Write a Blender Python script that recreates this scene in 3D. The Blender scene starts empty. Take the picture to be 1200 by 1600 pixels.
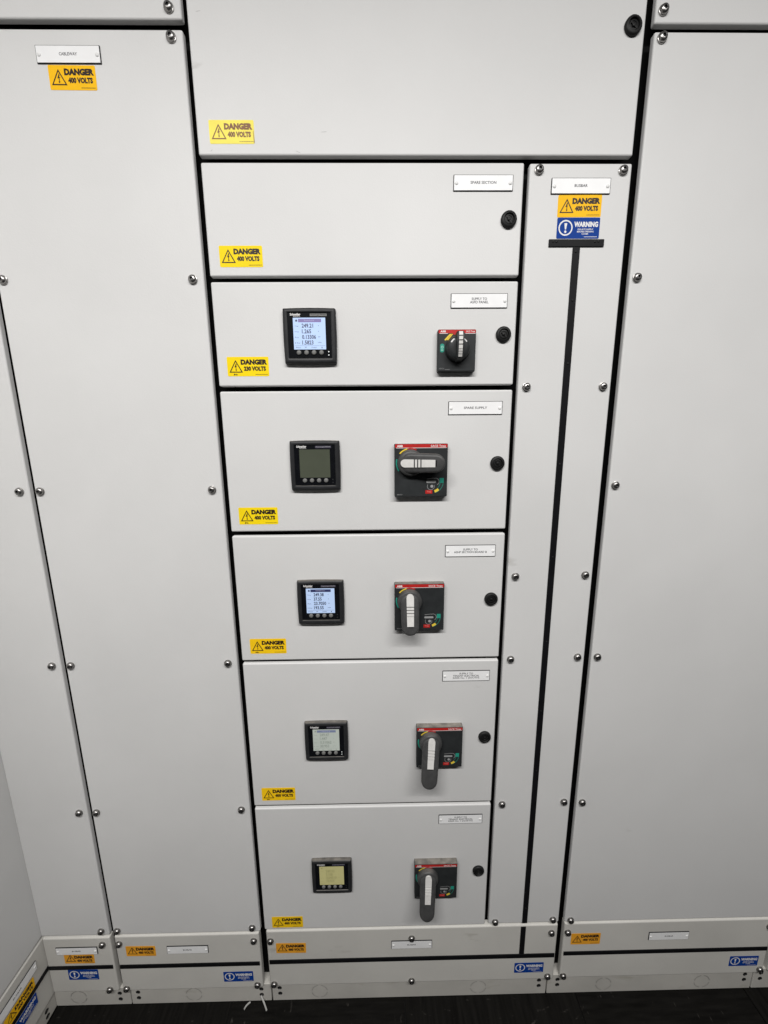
import bpy, bmesh, math, random
from mathutils import Vector, Matrix
random.seed(7)
scene = bpy.context.scene
C = scene.collection
MM = 0.001
PI = math.pi
R = math.radians

# ------------------------------------------------------------------ camera
# World: X right along the switchboard front, Y into it (front faces at y = 0), Z up from the floor.
cam_d = bpy.data.cameras.new('camera')
cam = bpy.data.objects.new('camera', cam_d); C.objects.link(cam)
cam_d.sensor_fit = 'VERTICAL'; cam_d.sensor_height = 32.0
cam_d.lens = 607.22 / 1600 * 32.0            # ultra-wide phone lens
cam_d.clip_start = 0.01; cam_d.clip_end = 100
pitch, yaw, roll = R(10.8327), R(-0.7388), R(0.4528)
fwd = Vector((-math.sin(yaw) * math.cos(pitch), math.cos(yaw) * math.cos(pitch), -math.sin(pitch)))
rgt = Vector((math.cos(yaw), math.sin(yaw), 0))
dwn = fwd.cross(rgt)
r2 = rgt * math.cos(roll) + dwn * math.sin(roll)
d2 = -rgt * math.sin(roll) + dwn * math.cos(roll)
m = Matrix((r2, -d2, -fwd)).transposed().to_4x4()
m.translation = Vector((0, -0.770, 1.4653))
cam.matrix_world = m
scene.camera = cam

# ------------------------------------------------------------------ light (indoor plant room, ceiling battens behind the viewer)
w = bpy.data.worlds.new('World'); scene.world = w; w.use_nodes = True
bg = w.node_tree.nodes['Background']
bg.inputs[0].default_value = (0.95, 0.97, 1.0, 1); bg.inputs[1].default_value = 0.03

def lamp(name, loc, sx, sy, power, col=(1.0, 0.985, 0.968), rot=(0, 0, 0)):
    d = bpy.data.lights.new(name, 'AREA'); d.shape = 'RECTANGLE'; d.size = sx; d.size_y = sy
    d.energy = power; d.color = col
    o = bpy.data.objects.new(name, d); C.objects.link(o); o.location = loc; o.rotation_euler = rot
    return o
lamp('ceiling_batten', (-0.42, -1.40, 2.65), 1.2, 0.12, 52)
lamp('ceiling_batten', (0.80, -1.40, 2.65), 1.2, 0.12, 39)

scene.view_settings.view_transform = 'Standard'
scene.view_settings.look = 'None'
scene.view_settings.exposure = 0.0
scene.view_settings.gamma = 1.0
scene.cycles.max_bounces = 6

# ------------------------------------------------------------------ materials
def mat(name, col, rough=0.5, metal=0.0, spec=0.22, coat=0.0, emit=None, es=0.0):
    m = bpy.data.materials.new(name); m.use_nodes = True
    b = m.node_tree.nodes['Principled BSDF']
    b.inputs['Base Color'].default_value = (*col, 1)
    b.inputs['Roughness'].default_value = rough
    b.inputs['Metallic'].default_value = metal
    b.inputs['Specular IOR Level'].default_value = spec
    b.inputs['Coat Weight'].default_value = coat
    if emit:
        b.inputs['Emission Color'].default_value = (*emit, 1); b.inputs['Emission Strength'].default_value = es
    return m

def noisy(m, scale, amount, bump=0.0, bscale=600, dist=0.0003, detail=4, grime=None, stretch=None, dust=None):
    nt = m.node_tree; n = nt.nodes; l = nt.links; b = n['Principled BSDF']
    tc = n.new('ShaderNodeTexCoord'); oi = n.new('ShaderNodeObjectInfo')
    of = n.new('ShaderNodeVectorMath'); of.operation = 'MULTIPLY_ADD'; of.inputs[1].default_value = (7.3, 7.3, 7.3)
    cb = n.new('ShaderNodeCombineXYZ')
    for k in range(3): l.new(oi.outputs['Random'], cb.inputs[k])
    l.new(cb.outputs[0], of.inputs[0]); l.new(tc.outputs['Object'], of.inputs[2]); src = of.outputs[0]; src0 = src
    if stretch:
        mp = n.new('ShaderNodeMapping'); mp.inputs['Scale'].default_value = stretch
        l.new(src, mp.inputs['Vector']); src = mp.outputs['Vector']
    tx = n.new('ShaderNodeTexNoise'); tx.inputs['Scale'].default_value = scale; tx.inputs['Detail'].default_value = detail
    l.new(src, tx.inputs['Vector'])
    mr = n.new('ShaderNodeMapRange'); mr.inputs['From Min'].default_value = 0.3; mr.inputs['From Max'].default_value = 0.7
    mr.inputs['To Min'].default_value = 1 - amount; mr.inputs['To Max'].default_value = 1 + amount
    l.new(tx.outputs['Fac'], mr.inputs['Value'])
    mx = n.new('ShaderNodeMix'); mx.data_type = 'RGBA'; mx.blend_type = 'MULTIPLY'; mx.inputs['Factor'].default_value = 1
    mx.inputs[6].default_value = b.inputs['Base Color'].default_value
    l.new(mr.outputs['Result'], mx.inputs[7])
    out = mx.outputs[2]
    if grime:                       # rare small scuffs, a shape of their own
        gcol, gscale, lo, hi = grime
        g = n.new('ShaderNodeTexNoise'); g.inputs['Scale'].default_value = gscale; g.inputs['Detail'].default_value = 6
        mpg = n.new('ShaderNodeMapping'); mpg.inputs['Scale'].default_value = (0.45, 1, 1.3)
        l.new(src0, mpg.inputs['Vector']); l.new(mpg.outputs['Vector'], g.inputs['Vector'])
        gr = n.new('ShaderNodeMapRange'); gr.inputs['From Min'].default_value = lo; gr.inputs['From Max'].default_value = hi
        l.new(g.outputs['Fac'], gr.inputs['Value'])
        gm = n.new('ShaderNodeMix'); gm.data_type = 'RGBA'
        l.new(gr.outputs['Result'], gm.inputs['Factor']); l.new(out, gm.inputs[6]); gm.inputs[7].default_value = (*gcol, 1)
        out = gm.outputs[2]
    if dust:                        # dust settled on upward faces
        ge = n.new('ShaderNodeNewGeometry'); sx = n.new('ShaderNodeSeparateXYZ'); l.new(ge.outputs['True Normal'], sx.inputs[0])
        dr = n.new('ShaderNodeMapRange'); dr.inputs['From Min'].default_value = 0.75; dr.inputs['From Max'].default_value = 1.0
        dr.inputs['To Max'].default_value = dust; l.new(sx.outputs[2], dr.inputs['Value'])
        dn = n.new('ShaderNodeTexNoise'); dn.inputs['Scale'].default_value = 70; l.new(src0, dn.inputs['Vector'])
        dm = n.new('ShaderNodeMath'); dm.operation = 'MULTIPLY'; l.new(dr.outputs[0], dm.inputs[0]); l.new(dn.outputs['Fac'], dm.inputs[1])
        dx = n.new('ShaderNodeMix'); dx.data_type = 'RGBA'; l.new(dm.outputs[0], dx.inputs['Factor']); l.new(out, dx.inputs[6]); dx.inputs[7].default_value = (0.34, 0.31, 0.27, 1)
        out = dx.outputs[2]
    l.new(out, b.inputs['Base Color'])
    if bump:
        bn = n.new('ShaderNodeTexNoise'); bn.inputs['Scale'].default_value = bscale; bn.inputs['Detail'].default_value = 2
        l.new(src, bn.inputs['Vector'])
        bp = n.new('ShaderNodeBump'); bp.inputs['Strength'].default_value = bump; bp.inputs['Distance'].default_value = dist
        l.new(bn.outputs['Fac'], bp.inputs['Height']); l.new(bp.outputs['Normal'], b.inputs['Normal'])
    return m

PAINT = noisy(mat('grey_powder_coat', (0.603, 0.60, 0.592), 0.46, spec=0.26), 3.5, 0.035, 0.35, 420, 0.0004, grime=((0.40, 0.39, 0.37), 16, 0.735, 0.84))
PAINT_LOW = noisy(mat('grey_powder_coat_warm_lit', (0.55, 0.537, 0.502), 0.55, spec=0.22), 7.0, 0.05, 0.25, 420, 0.0004, grime=((0.36, 0.34, 0.30), 22, 0.69, 0.84))  # warmer light near the floor put into the coat colour, plus scuffs
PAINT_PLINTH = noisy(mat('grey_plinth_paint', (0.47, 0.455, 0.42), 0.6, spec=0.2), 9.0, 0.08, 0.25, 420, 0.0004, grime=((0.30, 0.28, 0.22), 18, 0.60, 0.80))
DARK = noisy(mat('gap_shade_black', (0.005, 0.005, 0.005), 0.7, spec=0.05), 9, 0.2)  # frame coloured near-black to stand for the shade inside the gaps
STEEL = noisy(mat('bolt_steel', (0.33, 0.32, 0.31), 0.32, 1.0), 60, 0.12)
SOCKET = mat('socket_shadow_steel', (0.10, 0.10, 0.10), 0.5, 1.0)
MIMIC = noisy(mat('black_mimic_plastic', (0.006, 0.006, 0.007), 0.5, spec=0.12), 20, 0.2)
LOCKB = noisy(mat('black_lock_plastic', (0.010, 0.010, 0.010), 0.5), 80, 0.2, 0.2, 900)
BEZEL = noisy(mat('charcoal_meter_plastic', (0.021, 0.0215, 0.023), 0.42), 60, 0.15, 0.2, 1500, 0.0002, dust=0.75)
FACE = noisy(mat('black_meter_face', (0.005, 0.0055, 0.007), 0.22), 60, 0.15)
BUTTON = noisy(mat('grey_button_rubber', (0.16, 0.16, 0.155), 0.45), 300, 0.12)
PLATE = noisy(mat('charcoal_switch_plate', (0.023, 0.025, 0.026), 0.48), 60, 0.15, 0.25, 1500, 0.0002, dust=0.9)
GRIP = noisy(mat('grey_switch_grip', (0.052, 0.052, 0.052), 0.40), 90, 0.15, 0.3, 1200, 0.0002, dust=0.35)
INSERT = noisy(mat('light_grey_lever', (0.60, 0.59, 0.57), 0.42), 120, 0.06)
RED = noisy(mat('red_print', (0.43, 0.018, 0.016), 0.45), 80, 0.08)
WHITE = mat('white_print', (0.74, 0.73, 0.72), 0.5)
GREYINK = mat('grey_print', (0.30, 0.30, 0.30), 0.5)
GREEN = mat('green_print', (0.02, 0.26, 0.19), 0.5)
YELLOWP = mat('yellow_print', (0.72, 0.52, 0.05), 0.5)
LAMW = noisy(mat('white_laminate', (0.80, 0.80, 0.80), 0.38), 40, 0.02)
LAMK = mat('black_laminate_core', (0.015, 0.015, 0.016), 0.5)
RIVET = noisy(mat('white_plastic_rivet', (0.72, 0.72, 0.71), 0.3), 200, 0.05)
INK = mat('black_ink', (0.02, 0.012, 0.010), 0.5)
INKG = mat('engraved_dark_lettering', (0.07, 0.07, 0.075), 0.6)
FADED = mat('faded_ink', (0.23, 0.12, 0.07), 0.55)
YEL = noisy(mat('yellow_vinyl', (0.84, 0.62, 0.008), 0.5, spec=0.10), 40, 0.03)
YELPALE = noisy(mat('sun_faded_yellow_vinyl', (0.86, 0.74, 0.13), 0.5, spec=0.12), 30, 0.06)
YELWARM = noisy(mat('yellow_vinyl_warm_lit', (0.88, 0.55, 0.010), 0.5, spec=0.10), 40, 0.04)  # same yellow vinyl; the lower doors' warmer light is put into its colour
AMB = noisy(mat('amber_vinyl', (0.86, 0.48, 0.010), 0.5, spec=0.10), 40, 0.03)
AMBLOW = noisy(mat('dull_amber_vinyl', (0.76, 0.34, 0.028), 0.5, spec=0.10), 40, 0.05)
BLUE = noisy(mat('blue_vinyl', (0.004, 0.042, 0.25), 0.5, spec=0.08), 40, 0.04)
TIE = noisy(mat('white_nylon', (0.36, 0.355, 0.34), 0.4), 100, 0.06)
FLOOR = noisy(mat('dark_vinyl_floor', (0.0062, 0.0058, 0.0052), 0.6, spec=0.05), 14, 0.40, 0.25, 90, 0.001, stretch=(9, 1, 1), grime=((0.06, 0.055, 0.05), 90, 0.66, 0.80))
SUBFLOOR = mat('black_subfloor', (0.006, 0.006, 0.006), 0.7)

# ------------------------------------------------------------------ mesh helpers (all sizes in mm)
def finish(bm, name, mats, parent=None, smooth=True, angle=40, wn=False, loc=None, kind=None):
    me = bpy.data.meshes.new(name); bm.normal_update(); bm.to_mesh(me); bm.free()
    for mm_ in (mats if isinstance(mats, (list, tuple)) else [mats]): me.materials.append(mm_)
    if smooth:
        me.polygons.foreach_set('use_smooth', [True] * len(me.polygons))
        me.set_sharp_from_angle(angle=R(angle))
    o = bpy.data.objects.new(name, me); C.objects.link(o)
    if parent: o.parent = parent
    if loc: o.location = [c * MM for c in loc]
    if wn:
        md = o.modifiers.new('weighted_normal', 'WEIGHTED_NORMAL'); md.keep_sharp = True; md.weight = 100
    return o

def add_box(bm, x0, x1, y0, y1, z0, z1, mi=0):
    vs = [bm.verts.new((x * MM, y * MM, z * MM)) for x in (x0, x1) for y in (y0, y1) for z in (z0, z1)]
    fs = []
    for q in ((0, 1, 3, 2), (4, 6, 7, 5), (0, 4, 5, 1), (2, 3, 7, 6), (0, 2, 6, 4), (1, 5, 7, 3)):
        f = bm.faces.new([vs[i] for i in q]); f.material_index = mi; fs.append(f)
    return vs, fs

def bevelled_box(x0, x1, y0, y1, z0, z1, r, seg=3, back=False):
    """Box whose front face is at y0 (towards the room); front and side edges rounded."""
    bm = bmesh.new(); add_box(bm, x0, x1, y0, y1, z0, z1)
    bmesh.ops.recalc_face_normals(bm, faces=bm.faces)
    es = [e for e in bm.edges if back or not all(abs(v.co.y - y1 * MM) < 1e-9 for v in e.verts)]
    bmesh.ops.bevel(bm, geom=es, offset=r * MM, segments=seg, profile=0.5, affect='EDGES')
    return bm

def ring_loft(bm, rings, cap0=False, cap1=True, mi=0, close=True):
    """rings: lists of (x,y,z) mm of equal length; joined by quads."""
    vr = [[bm.verts.new((x * MM, y * MM, z * MM)) for x, y, z in r] for r in rings]
    n = len(vr[0])
    for a, b in zip(vr, vr[1:]):
        for i in range(n if close else n - 1):
            j = (i + 1) % n
            f = bm.faces.new((a[i], a[j], b[j], b[i])); f.material_index = mi
    if cap0: bm.faces.new(vr[0][::-1]).material_index = mi
    if cap1: bm.faces.new(vr[-1]).material_index = mi
    return vr

def lathe(bm, prof, n=20, cx=0, cz=0, mi=0, cap0=False, cap1=True):
    """prof: (radius, y) from the panel outwards (y negative = out)."""
    rings = [[(cx + r * math.cos(2 * PI * i / n), y, cz + r * math.sin(2 * PI * i / n)) for i in range(n)] for r, y in prof]
    ring_loft(bm, rings, cap0, cap1, mi)

def prism(bm, pts, y0, y1, mi=0):
    """pts: outline (x,z), extruded from y0 (front) to y1 (back)."""
    a = sum(p[0] * q[1] - q[0] * p[1] for p, q in zip(pts, pts[1:] + pts[:1]))
    if a < 0: pts = pts[::-1]
    f = [bm.verts.new((x * MM, y0 * MM, z * MM)) for x, z in pts]
    b = [bm.verts.new((x * MM, y1 * MM, z * MM)) for x, z in pts]
    n = len(pts)
    bm.faces.new(f).material_index = mi
    for i in range(n):
        j = (i + 1) % n
        bm.faces.new((f[j], f[i], b[i], b[j])).material_index = mi

def flat(bm, pts, y, mi=0):
    a = sum(p[0] * q[1] - q[0] * p[1] for p, q in zip(pts, pts[1:] + pts[:1]))
    if a < 0: pts = pts[::-1]
    bm.faces.new([bm.verts.new((x * MM, y * MM, z * MM)) for x, z in pts]).material_index = mi

def rrect(cx, cz, w, h, r, n=4):
    out = []
    for sx, sz, a0 in ((1, 1, 0), (-1, 1, 90), (-1, -1, 180), (1, -1, 270)):
        for i in range(n + 1):
            a = R(a0 + 90 * i / n)
            out.append((cx + sx * (w / 2 - r) + r * math.cos(a), cz + sz * (h / 2 - r) + r * math.sin(a)))
    return out

def arc_band(bm, cx, cz, r0, r1, a0, a1, y, n=10, mi=0):
    for i in range(n):
        t0 = R(a0 + (a1 - a0) * i / n); t1 = R(a0 + (a1 - a0) * (i + 1) / n)
        flat(bm, [(cx + r * math.cos(t), cz + r * math.sin(t)) for r, t in ((r0, t0), (r1, t0), (r1, t1), (r0, t1))], y, mi)

_text = {}
def text_mesh(s, bold=0.0):
    key = (s, bold)
    if key in _text: return _text[key]
    cu = bpy.data.curves.new('print', 'FONT'); cu.body = s; cu.size = 1.0; cu.offset = bold; cu.resolution_u = 2
    o = bpy.data.objects.new('print', cu); C.objects.link(o)
    dg = bpy.context.evaluated_depsgraph_get()
    me = bpy.data.meshes.new_from_object(o.evaluated_get(dg))
    vs = [tuple(v.co[:2]) for v in me.vertices]; fs = [tuple(p.vertices) for p in me.polygons]
    bpy.data.objects.remove(o); bpy.data.curves.remove(cu); bpy.data.meshes.remove(me)
    xs = [v[0] for v in vs]; ys = [v[1] for v in vs]
    _text[key] = (vs, fs, min(xs), max(xs), min(ys), max(ys))
    return _text[key]

def add_text(bm, s, x0, x1, z0, z1, y, mi=0, bold=0.0, shear=0.0):
    """Lettering fitted to the box (x0..x1, z0..z1) mm, flat print at depth y."""
    vs, fs, ax, bx, ay, by = text_mesh(s, bold)
    kx = (x1 - x0) / (bx - ax); kz = (z1 - z0) / (by - ay)
    nv = [bm.verts.new(((x0 + (vx - ax) * kx + shear * (vy - ay) * kz) * MM, y * MM, (z0 + (vy - ay) * kz) * MM)) for vx, vy in vs]
    for f in fs:
        try: bm.faces.new([nv[i] for i in f]).material_index = mi
        except ValueError: pass

def thing(name, label, cat, loc=(0, 0, 0), group=None, rotz=0.0):
    o = bpy.data.objects.new(name, None); C.objects.link(o); o.empty_display_size = 0.02
    o.location = [c * MM for c in loc]; o.rotation_euler = (0, 0, rotz)
    o['label'] = label; o['category'] = cat; o['kind'] = 'thing'
    if group: o['group'] = group
    return o

def dup(root, label, loc, rotz=0.0):
    """Copy of a thing with copies of its parts and sub-parts (meshes shared)."""
    r = root.copy(); C.objects.link(r); r.location = [c * MM for c in loc]; r.rotation_euler = (0, 0, rotz); r['label'] = label
    for ch in list(root.children):
        c = ch.copy(); C.objects.link(c); c.parent = r
        for g in list(ch.children):
            d = g.copy(); C.objects.link(d); d.parent = c
    return r

# ------------------------------------------------------------------ floor
bm = bmesh.new(); flat(bm, [(-2600, -3200), (2600, -3200), (2600, 900), (-2600, 900)], 0)
for v in bm.verts: v.co = Vector((v.co.x, v.co.z, -0.004))
floor = finish(bm, 'floor', SUBFLOOR, smooth=False); floor['kind'] = 'structure'
tile_me = None
for i in range(-4, 4):
    for j in range(2):
        x0 = 55 + i * 457; y0 = -445 + j * 457
        if tile_me is None:
            bm = bmesh.new(); add_box(bm, 0, 455, 0, 455, -3.9, 0)
            bmesh.ops.recalc_face_normals(bm, faces=bm.faces)
            bmesh.ops.bevel(bm, geom=[e for e in bm.edges if all(v.co.z > -1e-6 for v in e.verts)], offset=0.8 * MM, segments=1, affect='EDGES')
            t = finish(bm, 'floor_tile', FLOOR, floor); tile_me = t.data
        else:
            t = bpy.data.objects.new('floor_tile', tile_me); C.objects.link(t); t.parent = floor
        t.location = (x0 * MM, y0 * MM, random.uniform(-0.2, 0.2) * MM)
        if (i + j) % 2: t.rotation_euler = (0, 0, PI / 2); t.location.x += 455 * MM

# ------------------------------------------------------------------ switchboard frame behind the gaps
fr = thing('switchboard_frame', 'inner frame of the switchboard, coloured black for the shade in the gaps between its doors', 'frame')
for x in (-684, -305.5, 262.5, 454.5, 1011):
    bm = bevelled_box(x - 24, x + 24, 27, 70, 12, 2700, 2); finish(bm, 'post', DARK, fr, wn=True)
for x0, x1, zs in ((-860, -684, (239, 2124)), (-684, -306, (239, 2124)), (-306, 262, (239, 615, 989, 1275, 1558, 1747, 1936)), (262, 455, (239, 1936)), (455, 1011, (239, 2124))):
    for z in zs:
        bm = bevelled_box(x0 + 26, x1 - 26, 30, 62, z - 20, z + 20, 2); finish(bm, 'rail', DARK, fr, wn=True)
bm = bmesh.new(); add_box(bm, -870, 2100, 90, 96, 0, 2700); bmesh.ops.recalc_face_normals(bm, faces=bm.faces)
finish(bm, 'back_sheet', DARK, fr, smooth=False)

# ------------------------------------------------------------------ bolts, locks
def bolt_mesh():
    bm = bmesh.new()
    lathe(bm, [(8.0, 0), (8.2, -1.0), (8.0, -2.0), (7.3, -2.4)], 20)                     # washer
    lathe(bm, [(7.2, -2.2), (7.3, -3.0), (6.9, -4.6), (5.9, -6.0), (4.6, -6.8), (3.2, -7.1)], 20, cap1=False)
    hexr = lambda r, y: [(r * math.cos(PI / 6 + 2 * PI * (i // 1) / 20), y, r * math.sin(PI / 6 + 2 * PI * i / 20)) for i in range(20)]
    ring_loft(bm, [hexr(3.2, -7.1), hexr(2.7, -6.9), hexr(2.4, -4.4)], mi=1)
    bmesh.ops.remove_doubles(bm, verts=bm.verts, dist=1e-6)
    bmesh.ops.recalc_face_normals(bm, faces=bm.faces)
    o = finish(bm, 'bolt', [STEEL, SOCKET], angle=35); me = o.data; bpy.data.objects.remove(o); return me
BOLT = bolt_mesh()
def bolt(parent, x, z, y=0.0, s=1.0):
    o = bpy.data.objects.new('bolt', BOLT); C.objects.link(o); o.parent = parent
    o.location = (x * MM, y * MM, z * MM); o.rotation_euler = (R(random.uniform(-2, 2)), random.uniform(0, 6.28), R(random.uniform(-2, 2))); o.scale = (s, s, s)
    return o

LOCK = {}
def lock(parent, x, z):
    if not LOCK:
        bm = bmesh.new()
        lathe(bm, [(14, 0), (14.2, -2.2), (13.6, -4.4), (12.2, -5.6), (9.6, -6.0), (9.0, -5.2), (8.7, -2.6)], 32)
        o = finish(bm, 'lock', LOCKB, angle=50)
        bm = bmesh.new()
        lathe(bm, [(8.2, -2.7), (8.2, -3.4), (7.6, -3.9), (5.6, -4.0), (5.3, -3.3), (5.0, -2.9)], 24)
        prism(bm, [(-7.4, -1.2), (7.4, -1.2), (7.4, 1.2), (-7.4, 1.2)], -4.4, -3.0)
        lathe(bm, [(2.6, -2.7), (2.6, -4.8), (2.0, -5.2)], 16)
        o2 = finish(bm, 'key_insert', LOCKB, angle=40)
        LOCK['a'], LOCK['b'] = o.data, o2.data; bpy.data.objects.remove(o); bpy.data.objects.remove(o2)
    o = bpy.data.objects.new('lock', LOCK['a']); C.objects.link(o); o.parent = parent; o.location = (x * MM, 0, z * MM)
    i = bpy.data.objects.new('key_insert', LOCK['b']); C.objects.link(i); i.parent = o
    i.rotation_euler = (0, R(random.choice((40, 48, 35, 52))), 0)
    return o

# ------------------------------------------------------------------ doors and cover panels
def sheet(name, label, cat, x0, x1, z0, z1, bolts=(), locks=(), group=None, y=0.0, rotz=0.0, org=(0, 0), r=3.2, mt=PAINT, deep=9.5):
    """A folded steel pan. Its Empty sits at the bottom middle of the front face; bolts/locks are given in board coordinates."""
    cx, cz = (x0 + x1) / 2, z0
    if rotz: loc = (org[0], org[1] + cx, cz)
    else: loc = (cx, y, cz)
    t = thing(name, label, cat, loc, group, rotz)
    hw = (x1 - x0) / 2
    bm = bevelled_box(-hw, hw, 0, deep, 0, z1 - z0, r, 4)
    finish(bm, 'panel', mt, t, wn=True)
    for bx_, bz in bolts: bolt(t, bx_ - cx, bz - cz)
    for lx, lz in locks: lock(t, lx - cx, lz - cz)
    return t

DG = 'hinged compartment doors in the middle column'
td = sheet('compartment_door', 'widest grey door at the top, above the spare section door and busbar cover', 'door', -301.5, 445.5, 1941, 2420, locks=[(424, 2124)], group=DG)
SCUFF = mat('scuffed_paint', (0.40, 0.40, 0.39), 0.6)
for x, z, l_, a in ((-283, 2142, 9, 8), (-87, 1975.5, 12, 3), (-132, 1946, 10, -22), (-279, 1948, 5, 35)):      # small rub marks on the top door
    bm = bmesh.new(); ca, sa = math.cos(R(a)), math.sin(R(a))
    flat(bm, [(px * ca - pz * sa, px * sa + pz * ca) for px, pz in ((-l_ / 2, -0.1), (-l_ / 5, -0.45), (l_ / 4, -0.35), (l_ / 2, 0.05), (l_ / 5, 0.4), (-l_ / 4, 0.3))], -0.06)
    finish(bm, 'rub_mark', SCUFF, td, smooth=False, loc=(x - 72, 0, z - 1941))
for lab, z0, z1, lz in (
    ('plain grey door with only a lock and SPARE SECTION nameplate', 1752, 1931, 1842),
    ('grey door with the small black rotary knob and 230 volts sticker', 1562.5, 1743.5, 1652),
    ('grey door with blank unlit meter and sideways switch handle', 1280, 1553.5, 1414),
    ('grey door whose nameplate reads ASHP SECTION BOARD B', 993, 1271, 1129),
    ('grey door with pale dim meter, second from the bottom of the column', 619, 986, 795.5),
    ('lowest grey door, with the olive yellow meter screen', 247, 611, 419.5)):
    sheet('compartment_door', lab, 'door', -299.8, 258, z0, z1, locks=[(234.5, lz)], group=DG)

PG = 'bolted grey cover panels'
ZB = (1747, 1366.5, 988.5, 611, 256.5)
sheet('cover_panel', 'tall narrow grey cover panel beside the corner, far left', 'panel', -859.5, -689, 242, 2118, [(-707, z) for z in ZB], group=PG)
sheet('cover_panel', 'tall grey cover panel under the CABLEWAY nameplate', 'panel', -678.5, -310.8, 242, 2118,
      [(-667, z) for z in ZB] + [(-330.3, z) for z in ZB] + [(-329.5, 2106)], group=PG)
sheet('cover_panel', 'grey panel cut off by the top of the frame, above the CABLEWAY panel', 'panel', -678.5, -310, 2131, 2500, [(-329, 2145.5)], group=PG)
sheet('cover_panel', 'tall blank grey cover panel right of the busbar cover, without stickers on it', 'panel', 462, 1004, 249, 2118.5,
      [(474.5, z) for z in (2108.5, 1748, 1368, 990.5, 612.5)] + [(476.5, 252.5 + 4)] + [(992, z) for z in (1748, 1368, 990.5, 612.5)], group=PG)
sheet('cover_panel', 'grey panel cut off by the top of the frame, above the blank right panel', 'panel', 460, 1004, 2129, 2500, [(472, 2146)], group=PG)
bus = sheet('cover_panel', 'narrow grey busbar cover carrying a tall black T shaped strip', 'panel', 267.5, 446.5, 249, 1930,
      [(283.7, z) for z in (1919, 1558, 1178, 988, 611.5, 256.5)] + [(430.6, z) for z in (1918.3, 1558, 1179.5, 991, 615, 260)], group=PG)
cxb, czb = 357, 249
bm = bevelled_box(352.6 - cxb, 365.4 - cxb, -2.0, 0.02, 2, 1798.4 - czb, 0.5, 1); finish(bm, 'mimic_strip', MIMIC, bus, wn=True)
bm = bevelled_box(308.5 - cxb, 407.8 - cxb, -2.2, 0.02, 1798.6 - czb, 1810.8 - czb, 0.5, 1); finish(bm, 'mimic_strip', MIMIC, bus, wn=True)
bm = bmesh.new(); lathe(bm, [(1.9, 0), (1.8, -0.7), (1.1, -1.2)], 12)
sc0 = finish(bm, 'mimic_screw', LOCKB, bus, loc=(0, 0, 0)); first = True
for x, z in ((315.8, 1807), (322, 1806.6), (391, 1806.6), (397.2, 1807), (358.4, 1790.6), (359, 1709.8), (359.3, 1600), (358.6, 1411), (358.7, 1219.6), (358.8, 1029), (358.8, 860), (359, 703.5), (359, 300)):
    s = sc0 if first else sc0.copy()
    if not first: C.objects.link(s)
    first = False; s.location = ((x - cxb) * MM, -2.2 * MM, (z - czb) * MM)

# ------------------------------------------------------------------ kick panels (folded) and plinth rails
KG = 'kick panels along the bottom'
def kick(label, x0, x1, ztop, zbot, bolts, mim, rotz=0.0, org=(0, 0), sx=None):
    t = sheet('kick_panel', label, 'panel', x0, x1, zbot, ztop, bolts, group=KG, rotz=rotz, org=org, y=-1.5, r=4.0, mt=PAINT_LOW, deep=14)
    cx = (x0 + x1) / 2
    m0, m1 = mim
    bm = bevelled_box(x0 - cx + 3.5, x1 - cx - 3.5, -1.8, 0.02, m0 - zbot, m1 - zbot, 0.4, 1)
    finish(bm, 'mimic_strip', MIMIC, t, wn=True)
    if sx:
        bm = bevelled_box(sx[0] - cx, sx[1] - cx, -1.7, 0.02, m1 - zbot + 0.1, ztop - zbot - 3.6, 0.4, 1)
        finish(bm, 'mimic_strip', MIMIC, t, wn=True)
    return t
kick('short grey kick panel in the corner below the far left panel', -858, -689, 236.5, 57, [(-708.8, 215.6), (-710.4, 65.3)], (135.8, 146.8))
kick('grey kick panel below the CABLEWAY panel', -678, -315, 238.5, 57, [(-667, 216.4), (-328.6, 216.2), (-667, 66.9), (-329, 68.6)], (134.6, 146.3))
kick('wide grey kick panel in the middle with a bolt above its nameplate', -297, 446, 243.5, 60.5, [(-286.6, 213.9), (429.4, 219), (71.8, 212.1), (-285.6, 69.4), (72.4, 69.4), (429.2, 72.8)], (137.4, 150), sx=(350.2, 362.9))
kick('grey kick panel below the blank right panel', 462.5, 1004, 246, 63, [(471.6, 218.7), (994, 222), (470.8, 72.5), (993, 78)], (142.5, 154))
kick('sliver of grey kick panel at the right edge of the frame', 1018, 1500, 248, 66, [(1029, 222), (1030, 80)], (145, 157))

def plinth(label, x0, x1, z1, holes, knocks, rotz=0.0, org=(0, 0), y=3.5):
    cx = (x0 + x1) / 2
    loc = (org[0] - y, org[1] + cx, 0) if rotz else (cx, y, 0)
    t = thing('plinth_rail', label, 'plinth', loc, 'plinth rails on the floor', rotz)
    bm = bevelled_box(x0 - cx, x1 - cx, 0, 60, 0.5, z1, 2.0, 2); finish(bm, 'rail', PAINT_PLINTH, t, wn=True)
    for hx, hz in holes:
        bm = bmesh.new()
        lathe(bm, [(5.4, 0.0), (5.6, -0.6), (4.6, -0.9), (4.2, -0.3), (3.2, -0.25)], 16)
        finish(bm, 'recessed_screw', SOCKET, t, loc=(hx - cx, 0, hz))
    for kx in knocks:                                                     # punched cable knock-outs
        bm = bmesh.new(); n = 28
        for a0, a1 in ((-170, -100), (-80, -10), (10, 80), (100, 170)):
            arc_band(bm, 0, 0, 20.0, 20.9, a0, a1, 0, 12)
        bmesh.ops.solidify(bm, geom=bm.faces[:], thickness=0.0002)
        finish(bm, 'knockout_ring', SOCKET if False else KNOCK, t, loc=(kx - cx, -0.35, 30))
    return t
KNOCK = mat('knockout_cut', (0.33, 0.325, 0.30), 0.7)
plinth('short plinth rail in the corner below the far left panel', -862, -666, 59, [(-692.3, 41), (-692.5, 21)], [-800])
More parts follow.
